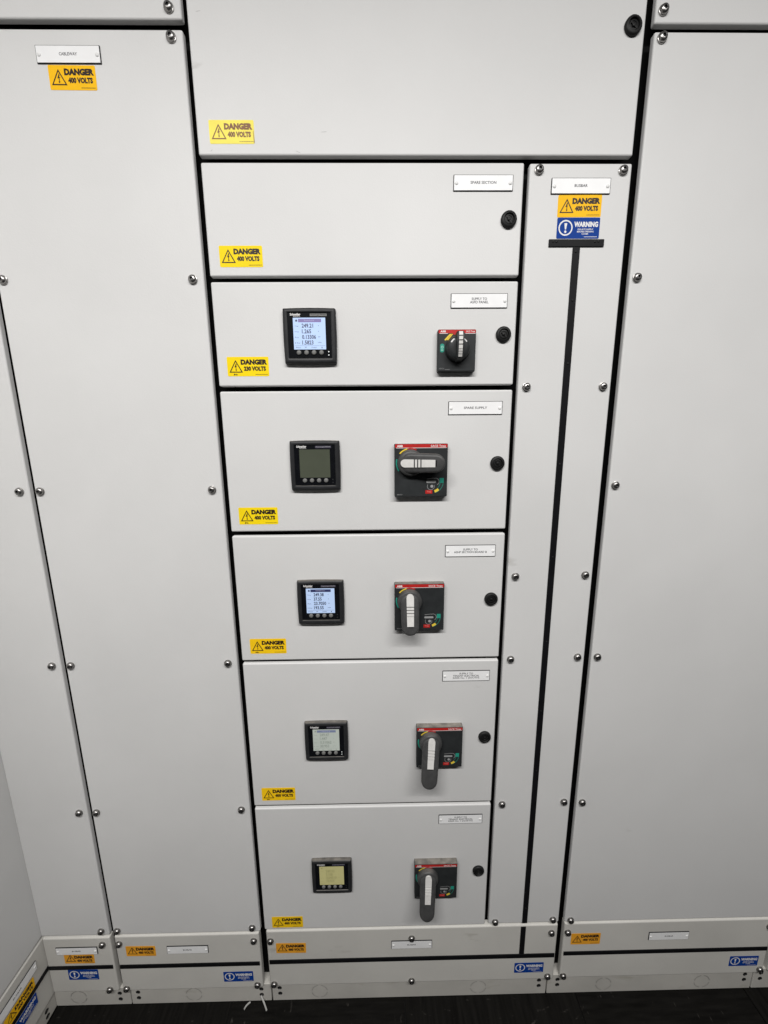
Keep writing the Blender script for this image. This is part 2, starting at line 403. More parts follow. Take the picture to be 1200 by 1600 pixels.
plinth('plinth rail with cable tie offcuts lying in front of it', -664, -297.5, 59, [(-644.7, 43), (-644.6, 23.5), (-322.5, 43), (-322.8, 23.7)], [-500])
plinth('widest plinth rail, under the middle kick panel', -294.5, 431.5, 63, [(-274.5, 45.5), (-274, 26.5), (411.3, 49), (411.7, 30)], [-170, 250])
plinth('plinth rail under the kick panel on the right', 434.5, 985, 65.5, [(460.6, 50), (461, 31.5), (964, 51.5), (964, 33)], [585, 850])
plinth('sliver of plinth rail at the right edge of the frame', 988, 1500, 68, [(1007, 54), (1007, 35)], [])

# ------------------------------------------------------------------ return cabinet on the left (faces +X)
RZ = PI / 2; ORG = (-859, 0)
sheet('cover_panel', 'grey side cabinet panel at right angles, in the bottom left corner', 'panel', -720, 16, 240, 2500, group=PG, rotz=RZ, org=ORG)
kick('grey kick panel of the side cabinet, bottom left corner of the frame', -720, 16, 234, 50, [], (134, 146), rotz=RZ, org=ORG)
plinth('plinth rail of the side cabinet at the bottom left', -720, 40, 51, [(-22, 33), (-22, 16)], [-120], rotz=RZ, org=ORG)

# ------------------------------------------------------------------ nameplates
def nameplate(label, x, z, lines, w=104, h=25, lh=4.4, wid=None, rotz=0.0, loc=None, ink=INKG):
    t = thing('nameplate', label, 'nameplate', loc or (x, -0.1, z), 'engraved white nameplates', rotz)
    bm = bevelled_box(-w / 2, w / 2, -1.7, 0.08, -h / 2, h / 2, 0.4, 1); finish(bm, 'plate', LAMK, t, wn=True)
    bm = bmesh.new(); prism(bm, rrect(0, 0, w - 2.0, h - 2.0, 0.5, 2), -1.9, -1.6); finish(bm, 'face', LAMW, t)
    bm = bmesh.new(); n = len(lines); pitch_ = lh * 1.26
    for i, s in enumerate(lines):
        zc = 0.3 + (n - 1) / 2 * pitch_ - i * pitch_; tw = wid[i] if wid else len(s) * lh * 0.83
        add_text(bm, s, -tw / 2, tw / 2, zc - lh / 2, zc + lh / 2, -1.98, bold=0.018)
    finish(bm, 'lettering', ink, t, smooth=False)
    for sx in (-1, 1):
        bm = bmesh.new(); lathe(bm, [(3.1, -1.85), (2.9, -2.6), (2.0, -3.2), (0.8, -3.4)], 14)
        finish(bm, 'rivet', RIVET, t, loc=(sx * (w / 2 - 5.2), 0, -0.6))
    return t
nameplate('white nameplate engraved CABLEWAY on the tall left panel', -498.3, 2082, ['CABLEWAY'])
nameplate('white nameplate engraved SPARE SECTION', 187.2, 1899, ['SPARE SECTION'], wid=[45])
nameplate('white nameplate engraved SUPPLY TO ASFD PANEL', 187.2, 1710, ['SUPPLY TO', 'ASFD PANEL'], wid=[28, 34])
nameplate('white nameplate engraved SPARE SUPPLY', 187.2, 1520, ['SPARE SUPPLY'], wid=[45])
nameplate('white nameplate engraved ASHP SECTION BOARD B', 187.2, 1235, ['SUPPLY TO', 'ASHP SECTION BOARD B'], wid=[30, 68])
nameplate('white nameplate engraved TENANT ELECTRICAL RISER SOUTH', 187.4, 950, ['SUPPLY TO', 'TENANT ELECTRICAL', 'RISER No. 1 (SOUTH)'], wid=[30, 58, 58])
nameplate('white nameplate engraved TENANT ELECTRICAL RISER NORTH', 186.2, 572.3, ['SUPPLY TO', 'TENANT ELECTRICAL', 'RISER No. 1 (NORTH)'], wid=[30, 58, 58])
nameplate('white BUSBAR nameplate at the top of the busbar cover', 358.5, 1894.3, ['BUSBAR'], wid=[23])
nameplate('white BUSBAR nameplate with an amber sticker right under it, on the corner kick panel', 0, 0, ['BUSBAR'], wid=[22], h=23, loc=(-775.5, -1.6, 197))
nameplate('white BUSBAR nameplate alone in the middle of the kick panel under the CABLEWAY panel', 0, 0, ['BUSBAR'], wid=[22], h=24, loc=(-497.3, -1.6, 192.8))
nameplate('white BUSBAR nameplate tucked under a bolt on the middle kick panel', 0, 0, ['BUSBAR'], wid=[22], loc=(72, -1.6, 191.8))
nameplate('white BUSBAR nameplate on the kick panel below the blank right panel', 0, 0, ['BUSBAR'], wid=[22], loc=(734.5, -1.6, 199.8))
nameplate('white nameplate seen edge-on on the side cabinet kick panel', 0, 0, ['BUSBAR'], wid=[22], loc=(-857.4, -78, 197), rotz=RZ)

# ------------------------------------------------------------------ stickers
def danger(label, x, z, volts='400', vinyl=YEL, ink=INK, w=76.5, h=34.6, marks=False, loc=None, rotz=0.0, rot=0.0, peel=False):
    t = thing('danger_sticker', label, 'sticker', loc or (x, -0.05, z), 'yellow danger stickers', rotz)
    if rot: t.rotation_euler = (0, R(rot), rotz)
    bm = bmesh.new(); prism(bm, rrect(0, 0, w, h, 2.0), -0.25, 0.04); finish(bm, 'backing', vinyl, t, angle=30)
    y = -0.36
    bm = bmesh.new()                                                     # warning triangle outline with a lightning flash
    cx, b, ht, hw, th = -w / 2 + 16.0, -h / 2 + 6.6, 22.5, 12.6, 1.7
    A, B_, C_ = (cx - hw, b), (cx + hw, b), (cx, b + ht)
    gx, gz = cx, b + ht / 3
    k = 1 - th / (ht / 3 * 0.98)
    ins = [(gx + (px - gx) * k, gz + (pz - gz) * k) for px, pz in (A, B_, C_)]
    out = [A, B_, C_]
    for i in range(3):
        j = (i + 1) % 3; flat(bm, [out[i], out[j], ins[j], ins[i]], y)
    flat(bm, [(cx + 0.9, b + 17), (cx - 2.6, b + 9.6), (cx - 0.4, b + 9.6), (cx + 1.7, b + 14.2)], y)
    flat(bm, [(cx + 2.7, b + 11.8), (cx - 0.5, b + 11.0), (cx - 0.3, b + 4.6), (cx + 0.7, b + 4.6), (cx + 0.9, b + 9.9)], y - 0.01)
    flat(bm, [(cx - 1.3, b + 5.2), (cx + 1.8, b + 5.2), (cx + 0.2, b + 2.4)], y - 0.02)
    finish(bm, 'warning_triangle', ink, t, smooth=False)
    bm = bmesh.new()
    add_text(bm, 'DANGER', -w / 2 + 25.5, w / 2 - 2.6, h / 2 - 14.2, h / 2 - 4.6, y, bold=0.070)
    add_text(bm, volts + ' VOLTS', -w / 2 + 30.8, w / 2 - 5.6, h / 2 - 25.2, h / 2 - 16.8, y, bold=0.062)
    finish(bm, 'lettering', ink, t, smooth=False)
    bm = bmesh.new(); xx = w / 2 - 25.5                                  # unreadable line of small print
    while xx < w / 2 - 2.5:
        l_ = random.uniform(0.7, 1.5); flat(bm, [(xx, -h / 2 + 2.7), (xx + l_, -h / 2 + 2.7), (xx + l_, -h / 2 + 3.7), (xx, -h / 2 + 3.7)], y); xx += l_ + 0.4
    if marks:                                                            # remains of hand-inked characters at the lower edge
        for dx, a in ((-4.5, 0.4), (-1.0, -0.5)):
            px = cx + dx + 0.5; flat(bm, [(px - 1.2, b - 5.0), (px + 0.6, b - 5.0), (px + 1.5 + a, b - 2.2), (px - 0.6 + a, b - 2.0)], y)
        flat(bm, [(cx + 0.9, b - 4.8), (cx + 2.4, b - 4.6), (cx + 2.2, b - 3.0), (cx + 1.0, b - 3.2)], y - 0.01)
    finish(bm, 'small_print', ink, t, smooth=False)['kind'] = 'stuff'
    if peel:
        bm = bmesh.new(); flat(bm, [(w / 2 - 1.8, -h / 2 + 18), (w / 2 - 1.2, -h / 2 + 19), (w / 2 + 0.0, -h / 2 + 2), (w / 2 - 1.2, -h / 2 + 1)], y - 0.02); finish(bm, 'torn_edge', FADED, t, smooth=False)
    return t
danger('amber 400 volts danger sticker below the CABLEWAY nameplate', -497, 2051, vinyl=AMB, rot=0.4)
danger('faded pale yellow danger sticker at the bottom left of the top door', -242.6, 1975, vinyl=YELPALE, ink=FADED, w=75.6, peel=True)
danger('clean yellow 400 volts danger sticker on the spare section door', -241.5, 1784.6)
danger('yellow sticker reading 230 volts, unlike the rest', -242.6, 1598, '230', marks=True, w=77.5)
danger('yellow danger sticker on the door with the blank meter', -242.8, 1312.6, marks=True, w=78)
danger('yellow danger sticker on the door on the door with the ASHP SECTION BOARD nameplate', -241.3, 1027, vinyl=YELWARM, marks=True, w=77.6)
danger('yellow danger sticker on the second lowest door', -241, 651, vinyl=YELWARM, marks=True, w=78)
danger('yellow danger sticker at the bottom left of the lowest door', -241, 270.5, vinyl=YELWARM, marks=True, w=77.5)
danger('amber danger sticker under the BUSBAR nameplate and above a blue sticker', 359.3, 1863.8, vinyl=AMB, w=77.5, rot=-0.4)
ZK = -1.56
danger('dull amber danger sticker on the left end of the middle kick panel', 0, 0, vinyl=AMBLOW, loc=(-236, ZK, 187.9), w=76, h=32.5, rot=0.8)
danger('dull amber danger sticker on the kick panel below the CABLEWAY panel', 0, 0, vinyl=AMBLOW, loc=(-616, ZK, 190), w=74.5, h=32.5, rot=0.9)
danger('dull amber danger sticker touching a nameplate on the corner kick panel', 0, 0, vinyl=AMBLOW, loc=(-773.6, ZK, 169.4), w=75.5, h=30.5, rot=0.8)
danger('dull amber danger sticker next to a bolt on the right kick panel', 0, 0, vinyl=AMBLOW, loc=(520, ZK, 195), w=76, h=36)
danger('amber danger sticker seen edge-on on the side cabinet kick panel', 0, 0, vinyl=AMB, loc=(-857.44, -76, 163), rotz=RZ, h=30)

def warning(label, loc, rotz=0.0, w=76.5, h=33.5, rot=0.0):
    t = thing('warning_sticker', label, 'sticker', loc, 'blue warning stickers', rotz)
    t.rotation_euler = (0, R(rot), rotz)
    bm = bmesh.new(); prism(bm, rrect(0, 0, w, h, 2.0), -0.25, 0.04); finish(bm, 'backing', BLUE, t, angle=30)
    y = -0.36; cx, cz = -w / 2 + 15.5, 0.5
    bm = bmesh.new(); arc_band(bm, cx, cz, 10.4, 12.6, 0, 360, y, 40)
    flat(bm, [(cx - 2.6, cz + 7.4), (cx + 2.6, cz + 7.4), (cx + 1.0, cz - 2.6), (cx - 1.0, cz - 2.6)], y)
    flat(bm, [(cx + 2.1 * math.cos(a * PI / 8), cz - 6.2 + 2.1 * math.sin(a * PI / 8)) for a in range(16)], y)
    finish(bm, 'exclamation_symbol', WHITE, t, smooth=False)
    bm = bmesh.new()
    add_text(bm, 'WARNING', -w / 2 + 30.5, w / 2 - 3.2, h / 2 - 15.0, h / 2 - 6.4, y, bold=0.05)
    for s, a, b, zt in (('ISOLATE SUPPLY', 37.5, 11.0, 17.4), ('BEFORE OPENING', 36.5, 10.4, 21.0), ('COVER', 45, 19.5, 24.6)):
        add_text(bm, s, -w / 2 + a, w / 2 - b, h / 2 - zt - 2.6, h / 2 - zt, y, bold=0.02)
    finish(bm, 'lettering', WHITE, t, smooth=False)
    bm = bmesh.new(); xx = w / 2 - 27
    while xx < w / 2 - 3.5:
        l_ = random.uniform(0.7, 1.5); flat(bm, [(xx, -h / 2 + 2.4), (xx + l_, -h / 2 + 2.4), (xx + l_, -h / 2 + 3.4), (xx, -h / 2 + 3.4)], y); xx += l_ + 0.4
    finish(bm, 'small_print', WHITE, t, smooth=False)['kind'] = 'stuff'
    return t
wb = warning('blue warning sticker above the black T strip on the busbar cover', (359.8, -0.06, 1829))
for lab, lc, rz, ry in (
    ('blue warning sticker on the corner kick panel below the far left panel', (-771.2, ZK, 116.3), 0, 0.8),
    ('blue warning sticker at the right end of the kick panel below the CABLEWAY panel', (-376.5, ZK, 97), 0, -0.2),
    ('blue warning sticker at the right end of the middle kick panel', (379, ZK, 102.4), 0, -0.2),
    ('blue warning sticker at the far right end of the right kick panel', (946.3, ZK, 106.4), 0, 0.3),
    ('blue warning sticker seen edge-on on the side cabinet kick panel', (-857.44, -78, 115), RZ, 0.0)):
    d = dup(wb, lab, lc, rz); d.rotation_euler = (0, R(ry), rz)

# ------------------------------------------------------------------ power meters (96 x 96 mm)
def sq_ring(h, y, r, bulge=0.0, n=6, nc=4, cz=0.0, hz=None):
    """Rounded square ring with slightly bulging sides."""
    hz = h if hz is None else hz
    pts = []
    for sx, sz, a0 in ((1, 1, 0), (-1, 1, 90), (-1, -1, 180), (1, -1, 270)):
        for i in range(nc + 1):
            a = R(a0 + 90 * i / nc)
            pts.append([sx * (h - r) + r * math.cos(a), sz * (hz - r) + r * math.sin(a)])
    m_ = len(pts); out = []
    for i in range(m_):
        p, q = pts[i], pts[(i + 1) % m_]
        out.append(p)
        if (i + 1) % (nc + 1) == 0:
            for k in range(1, n): out.append([p[0] + (q[0] - p[0]) * k / n, p[1] + (q[1] - p[1]) * k / n])
    res = []
    for x, z in out:
        bx_ = bulge * max(0, 1 - (z / hz) ** 2); bz_ = bulge * max(0, 1 - (x / h) ** 2)
        if abs(x) > h - 0.6 * r - 0.01: x += math.copysign(bx_, x)
        if abs(z) > hz - 0.6 * r - 0.01: z += math.copysign(bz_, z)
        res.append((x, y, z + cz))
    return res

def meter(label, x, z, rows, scr, ink, lit=0.0, head=None, header='Summary', bar=None, led=False, base=0.2):
    t = thing('power_meter', label, 'meter', (x, -0.05, z), 'black digital power meters')
    bm = bmesh.new()
    ring_loft(bm, [sq_ring(47.2, 0, 1.5, 0.9), sq_ring(48, -2.0, 1.6, 1.0), sq_ring(47.4, -7.2, 1.8, 1.0), sq_ring(46.4, -8.8, 2.0, 0.9), sq_ring(43.6, -9.8, 2.0, 0.5),
                   sq_ring(40.2, -9.9, 1.6, 0, cz=0.8), sq_ring(39.6, -9.4, 1.4, 0, cz=0.8), sq_ring(39.2, -8.2, 1.2, 0, cz=0.8)], cap1=False)
    finish(bm, 'bezel', BEZEL, t, angle=50)
    bm = bmesh.new(); prism(bm, rrect(0, 0.8, 79.4, 79.4, 1.2, 2), -8.3, -7.0); finish(bm, 'face_plate', FACE, t, angle=30)
    y = -8.42
    sx0, sx1, sz0, sz1 = -29.6, 29.2, -23.0, 31.4
    bm = bmesh.new(); prism(bm, rrect((sx0 + sx1) / 2, (sz0 + sz1) / 2, sx1 - sx0, sz1 - sz0, 0.6, 2), y, -8.2)
    sm = noisy(mat('lcd_screen', tuple(c * base for c in scr), 0.2, emit=scr if lit else None, es=lit), 30, 0.05)
    s_ = finish(bm, 'screen', sm, t, angle=30)
    yy = y - 0.12
    if rows:
        im = mat('lcd_ink', ink, 0.3)
        bm = bmesh.new()
        zt = sz1 - 9.5
        for a, v, u, vw in rows:
            add_text(bm, a, sx0 + 2.6, sx0 + 2.6 + len(a) * 1.75, zt - 6.0, zt - 3.6, yy)
            add_text(bm, v, sx0 + 15.5, sx0 + 15.5 + vw, zt - 7.8, zt - 0.4, yy, bold=0.026)
            add_text(bm, u, sx0 + 45 if len(u) < 3 else sx0 + 44, sx0 + 45 + len(u) * 1.9, zt - 5.2, zt - 3.0, yy)
            zt -= 9.6
        flat(bm, [(sx0 + 1.5, sz0 + 6.2), (sx1 - 1.5, sz0 + 6.2), (sx1 - 1.5, sz0 + 6.55), (sx0 + 1.5, sz0 + 6.55)], yy)
        for a, xx_ in (('Phase', 3.5), ('PF', 20), ('Unbal', 32)): add_text(bm, a, sx0 + xx_, sx0 + xx_ + len(a) * 1.8, sz0 + 2.2, sz0 + 4.6, yy)
        flat(bm, [(sx1 - 8.6, sz0 + 2.0), (sx1 - 6.4, sz0 + 2.0), (sx1 - 7.5, sz0 + 5.4)], yy)
        flat(bm, [(sx0 + 4.2, sz1 - 6.6), (sx0 + 8.0, sz1 - 6.6), (sx0 + 8.0, sz1 - 4.2), (sx0 + 6.1, sz1 - 2.8), (sx0 + 4.2, sz1 - 4.2)], yy)
        finish(bm, 'readout', im, s_, smooth=False)
        if head:
            bm = bmesh.new(); flat(bm, [(sx0 + 9.5, sz1 - 7.8), (sx1 - 7.5, sz1 - 7.8), (sx1 - 7.5, sz1 - 2.0), (sx0 + 9.5, sz1 - 2.0)], yy)
            add_text(bm, header, -9.5, 9.0, sz1 - 6.3, sz1 - 3.4, yy - 0.08, 1)
            finish(bm, 'title_bar', [mat('lcd_title', head, 0.3, emit=head, es=lit * 0.25), mat('lcd_title_text', (0.5, 0.5, 0.7), 0.3)], s_, smooth=False)
    bm = bmesh.new()
    add_text(bm, 'Schneider', -34.6, -15.4, 35.0, 39.2, y, bold=0.03); add_text(bm, 'Electric', -28.5, -16.2, 32.9, 34.8, y)
    finish(bm, 'maker_lettering', WHITE, t, smooth=False)
    bm = bmesh.new(); bc = bar or (0.07, 0.065, 0.09)
    flat(bm, [(1.5, 34.0), (32.0, 34.0), (32.0, 38.2), (1.5, 38.2)], y)
    add_text(bm, 'PowerLogic PM5000', 3.5, 30.5, 34.9, 37.4, y - 0.1, 1)
    finish(bm, 'model_strip', [mat('model_strip_grey', bc, 0.4), GREYINK if not bar else FACE], t, smooth=False)
    bm = bmesh.new(); lathe(bm, [(4.3, -8.3), (4.2, -9.6), (3.6, -10.4), (2.4, -10.8)], 18); b0 = finish(bm, 'button', BUTTON, t, loc=(-20.8, 0, -28.6))
    for k in range(1, 4):
        b = b0.copy(); C.objects.link(b); b.location = ((-20.8 + 13.8 * k) * MM, 0, -28.6 * MM)
    bm = bmesh.new()
    for zz in (-27.0, -32.8):
        flat(bm, [(33.8 + 0.95 * math.cos(a * PI / 5), zz + 0.95 * math.sin(a * PI / 5)) for a in range(10)], y)
    finish(bm, 'indicator_lamp', mat('indicator', (0.7, 0.7, 0.7) if led else (0.05, 0.05, 0.05), 0.3, emit=(0.9, 1, 0.95) if led else None, es=0.6 if led else 0), t, smooth=False)
    return t
MX = -123.6
LIT = (0.50, 0.64, 0.90)
meter('black meter with glowing pale blue screen reading 249.21', MX, 1649, [('Vavg', '249.21', 'V', 21), ('Iavg', '1.265', 'A', 17), ('Ptot', '0.13306', 'kW', 25.5), ('E Del', '1.5823', 'kWh', 20.5)], LIT, (0.085, 0.085, 0.15), 0.98, (0.20, 0.17, 0.34), bar=(0.17, 0.17, 0.165), led=True)
meter('black meter with a blank unlit dark green screen', MX, 1412.5, [], (0.068, 0.076, 0.055), (0, 0, 0), base=1.0)
meter('black meter with glowing blue screen reading 249.38 over 37.55', MX, 1128.5, [('Vavg', '249.38', 'V', 21), ('Iavg', '37.55', 'A', 16.5), ('Ptot', '23.7050', 'kW', 25.5), ('E Del', '193.55', 'kWh', 20)], LIT, (0.03, 0.035, 0.08), 0.80, (0.03, 0.035, 0.10))
meter('black meter with pale grey washed-out screen on the second lowest door', MX, 796, [('Vavg', '249.47', 'V', 21), ('Iavg', '1.447', 'A', 16), ('Ptot', '0.31062', 'kW', 25.5), ('E Del', '30.953', 'kWh', 20)], (0.50, 0.54, 0.49), (0.30, 0.34, 0.30), 0.42, (0.18, 0.21, 0.32), led=True, base=0.5)
meter('black meter with olive yellow screen on the lowest door', MX, 419, [('Vavg', '249.52', 'V', 21), ('Iavg', '3.108', 'A', 16), ('Ptot', '0.64210', 'kW', 25.5), ('E Del', '72.415', 'kWh', 20)], (0.46, 0.43, 0.20), (0.40, 0.38, 0.17), 0.42, base=0.6)

# ------------------------------------------------------------------ rotary isolator switches
def switch(label, x, z, ang, length, tilt=0.0, dim=1.0):
    """x,z: centre of the 103 mm square plate; ang: 0 = grip hanging down, 90 = grip to the right."""
    t = thing('isolator_switch', label, 'switch', (x, -0.05, z), 'large black rotary isolator switches')
    W = 103.0; h = W / 2; D = 14.0
    bm = bevelled_box(-h, h, -D, 0.02, -h, h, 1.6, 2); finish(bm, 'base_plate', PLATE, t, wn=True)
    y = -D - 0.12
    bm = bmesh.new(); flat(bm, [(-h + 1, h - 7.6), (h - 1, h - 7.6), (h - 1, h - 0.9), (-h + 1, h - 0.9)], y); finish(bm, 'red_band', RED, t, smooth=False)
    bm = bmesh.new()
    flat(bm, [(-h + 3, h - 8.5), (h - 3, h - 8.5), (h - 3, h - 7.7), (-h + 3, h - 7.7)], y)
    add_text(bm, 'ABB', -h + 4.6, -h + 16, h - 6.6, h - 2.4, y - 0.1, bold=0.035)
    add_text(bm, 'SACE', h - 33, h - 19, h - 6.4, h - 2.6, y - 0.1, bold=0.012); add_text(bm, 'Tmax', h - 17, h - 4, h - 6.4, h - 2.6, y - 0.1, bold=0.012)
    finish(bm, 'maker_lettering', WHITE, t, smooth=False)
    hx, hz = -h + 31, h - 36.5
    def arc(a0, a1, m_, nm):
        b = bmesh.new(); arc_band(b, hx, hz, 26.2, 28.6, a0, a1, y, 8); finish(b, nm, m_, t, smooth=False)
    arc(104, 140, YELLOWP, 'yellow_arc'); arc(66, 103, RED, 'red_arc'); arc(165, 215, GREEN, 'green_arc')
    # printed lock / trip legend at the lower right
    kx, kz = 24.0, -25.0
    bm = bmesh.new()
    flat(bm, rrect(kx - 4, kz + 2.5, 19, 4.2, 1.6, 3), y); arc_band(bm, kx - 2.5, kz - 6.0, 0, 2.9, 0, 360, y, 12)
    arc_band(bm, kx - 4.5, kz - 6.0, 6.6, 7.3, 150, 380, y, 14); arc_band(bm, kx + 4.5, kz + 3.0, 6.6, 7.4, -60, 120, y, 10)
    flat(bm, [(kx - 13, kz + 8.0), (kx + 1, kz + 9.6), (kx + 1, kz + 10.3), (kx - 13, kz + 8.8)], y)
    finish(bm, 'padlock_symbol', GREYINK, t, smooth=False)
    bm = bmesh.new(); flat(bm, [(kx - 15, kz - 20.5), (kx - 1.5, kz - 20.5), (kx - 1.5, kz - 13.6), (kx - 15, kz - 13.6)], y); add_text(bm, 'Trip', kx - 12.5, kz and kx - 4, kz - 19, kz - 15, y - 0.1, 1)
    finish(bm, 'trip_mark', [RED, mat('pale_red', (0.6, 0.25, 0.22), 0.5)], t, smooth=False)
    bm = bmesh.new(); arc_band(bm, kx - 3, kz + 3, 17.5, 22.5, 287, 312, y, 5); finish(bm, 'yellow_mark', YELLOWP, t, smooth=False)
    bm = bmesh.new(); flat(bm, [(kx + 12.5, kz + 0.5), (kx + 20.5, kz + 0.5), (kx + 20.5, kz + 10), (kx + 12.5, kz + 10)], y)
    arc_band(bm, kx - 3, kz + 3, 22.4, 23.2, 290, 352, y, 10); arc_band(bm, kx - 3, kz + 3, 16.6, 17.3, 312, 352, y, 8); finish(bm, 'green_mark', GREEN, t, smooth=False)
    bm = bmesh.new(); add_text(bm, 'ISO', -h + 5, -h + 15, -h + 3.6, -h + 5.4, y); finish(bm, 'small_lettering', GREYINK, t, smooth=False)
    # hub
    bm = bmesh.new(); lathe(bm, [(25.5, -D), (25.5, -D - 4), (25.0, -D - 7.5), (23.8, -D - 10), (21.5, -D - 11.6), (14, -D - 12.4)], 40)
    finish(bm, 'hub', GRIP, t, angle=50, loc=(hx, 0, hz))
    # grip: a capsule that rises off the hub towards its free end
    g = bpy.data.objects.new('grip', None)
    bm = bmesh.new(); L = length; n = 14
    def cap(y_off, r0, r1, ext):
        pts = []
        for i in range(n + 1):
            a = PI * i / n; px, pz = r0 * math.cos(a), r0 * math.sin(a) * 0.95 + 2
            pts.append((px, pz))
        for i in range(n + 1):
            a = PI + PI * i / n; px, pz = r1 * math.cos(a), -(L + ext - r1) + r1 * math.sin(a)
            pts.append((px, pz))
        return [(px, -D + y_off - 0.23 * max(0.0, 20 - pz), pz) for px, pz in pts]
    ring_loft(bm, [cap(2, 16.5, 15.5, -3), cap(0, 18.6, 17.2, -0.8), cap(-6, 19.4, 18.0, 0), cap(-9.6, 18.8, 17.4, -0.5), cap(-11.8, 16.8, 15.4, -2.2), cap(-12.8, 13.2, 12.0, -5.2)], cap0=True)
    bmesh.ops.recalc_face_normals(bm, faces=bm.faces)
    gr = finish(bm, 'grip', GRIP, t, angle=55, loc=(hx, 0, hz)); gr.rotation_euler = (0, R(-ang + tilt), 0)
    # light lever insert with cross ribs
    bm = bmesh.new()
    yo = lambda pz: -D - 12.9 - 0.23 * max(0.0, 20 - pz)
    def slab(z0, z1, up, w0=7.2, w1=7.2, round_top=False):
        top = []
        if round_top:
            for i in range(9): a = PI * i / 8; top.append((w0 * math.cos(a), z1 - w0 + w0 * math.sin(a)))
        else: top = [(w0, z1), (-w0, z1)]
        pts = top + [(-w1, z0), (w1, z0)]
        f_ = [bm.verts.new((px * MM, (yo(pz) - up) * MM, pz * MM)) for px, pz in pts]
        b_ = [bm.verts.new((px * MM, (yo(pz) + 6) * MM, pz * MM)) for px, pz in pts]
        bm.faces.new(f_)
        for i in range(len(pts)):
            j = (i + 1) % len(pts); bm.faces.new((f_[j], f_[i], b_[i], b_[j]))
    slab(-4.5, 20, 1.5, 7.6, 7.4, True); slab(-10.5, -6.6, 2.0, 7.3, 7.3); slab(-16.5, -12.7, 2.2, 7.2, 7.2)
    slab(-23.0, -18.7, 2.2, 7.1, 7.1); slab(-44, -23.0, 0.8, 7.1, 6.8); s = 1.0
    bmesh.ops.recalc_face_normals(bm, faces=bm.faces)
    finish(bm, 'lever_insert', INSERT, gr, angle=30)
    bm = bmesh.new(); prism(bm, [(-6.2, -44.4), (6.2, -44.4), (4.5, -48.0), (0, -49.5), (-4.5, -48.0)], yo(-47) + 0.2, yo(-47) + 4); finish(bm, 'lever_pocket', FACE, gr, smooth=False)
    return t
switch('black isolator with its grip turned sideways to the right', 82.4, 1402, 90, 63, 0)
switch('black isolator with grip hanging straight down beside the meter reading 249.38', 81.9, 1117.8, 0, 64, 0)
switch('black isolator on the second lowest door with grip tilted slightly left', 130.2, 780.5, 0, 90, 4.2)
switch('black isolator on the lowest door with a dusty top edge', 128.5, 406.5, 0, 87, 3)

# small rotary knob on the 230 volt door
t = thing('rotary_switch', 'small black rotary knob switch with white ribbed pointer and green mark', 'switch', (146.3, -0.05, 1622))
w2, h2, D = 35.2, 37.0, 12.0
bm = bevelled_box(-w2, w2, -D, 0.02, -h2, h2, 2.4, 3); finish(bm, 'base_plate', PLATE, t, wn=True)
y = -D - 0.12
bm = bmesh.new(); flat(bm, [(-w2 + 1.2, h2 - 7.0), (w2 - 1.2, h2 - 7.0), (w2 - 1.2, h2 - 1.0), (-w2 + 1.2, h2 - 1.0)], y); finish(bm, 'red_band', RED, t, smooth=False)
bm = bmesh.new(); add_text(bm, 'ABB', -w2 + 4.4, -w2 + 14.5, h2 - 5.6, h2 - 2.2, y - 0.1, bold=0.035); add_text(bm, 'SACE Tmax', w2 - 19, w2 - 2.6, h2 - 5.4, h2 - 2.4, y - 0.1, bold=0.012)
flat(bm, [(-w2 + 3, h2 - 7.8), (-w2 + 18, h2 - 7.8), (-w2 + 18, h2 - 7.0), (-w2 + 3, h2 - 7.0)], y); flat(bm, [(w2 - 20, h2 - 7.8), (w2 - 1.5, h2 - 7.8), (w2 - 1.5, h2 - 7.0), (w2 - 20, h2 - 7.0)], y)
finish(bm, 'maker_lettering', WHITE, t, smooth=False)
kx, kz = 1.0, 2.5
bm = bmesh.new()
flat(bm, [(-23.5, 18.5), (-20.5, 17.5), (-9.5, 29.0), (-14, 28.5)], y); flat(bm, [(-19, 18.5), (-16.5, 18.0), (-7.5, 28.5), (-9, 29)], y - 0.05); finish(bm, 'yellow_mark', YELLOWP, t, smooth=False)
bm = bmesh.new(); flat(bm, [(-9, 28.8), (-3, 26.8), (-1, 30.8), (-6, 31.6)], y - 0.1); finish(bm, 'red_mark', RED, t, smooth=False)
bm = bmesh.new(); flat(bm, rrect(-27, 4.5, 7.5, 15, 3, 4), y); arc_band(bm, -27, 6, 1.4, 2.4, 0, 360, y - 0.1, 14, 1); flat(bm, [(-29, 0), (-25, 0), (-25, 1.8), (-29, 1.8)], y - 0.1, 1)
finish(bm, 'green_mark', [GREEN, mat('pale_green', (0.3, 0.55, 0.45), 0.5)], t, smooth=False)
bm = bmesh.new(); add_text(bm, 'ISO', -w2 + 4, -w2 + 12, -h2 + 4.5, -h2 + 6.3, y); flat(bm, [(-w2 + 14, -h2 + 3.4), (-w2 + 23, -h2 + 3.4), (-w2 + 23, -h2 + 3.9), (-w2 + 14, -h2 + 3.9)], y); finish(bm, 'small_lettering', GREYINK, t, smooth=False)
bm = bmesh.new(); lathe(bm, [(23, -D), (23, -D - 3), (21.5, -D - 9), (20.5, -D - 14), (18.5, -D - 16.5), (12, -D - 17.5)], 36); hb = finish(bm, 'hub', PLATE, t, angle=50, loc=(kx, 0, kz))
bm = bmesh.new()
def kring(hw, z0, z1, y0, y1): return [(hw, y0, z0), (hw, y1, z1), (-hw, y1, z1), (-hw, y0, z0)]
prof = [(-22, -8), (-22.5, -20), (-18, -30), (-8, -33), (8, -34.5), (22, -34.0), (26.0, -31), (26.5, -22), (24, -8)]
for k in range(1): pass
a_ = [bm.verts.new((-6.4 * MM, (-D + py + 8) * MM, pz * MM)) for pz, py in prof]; b_ = [bm.verts.new((6.4 * MM, (-D + py + 8) * MM, pz * MM)) for pz, py in prof]
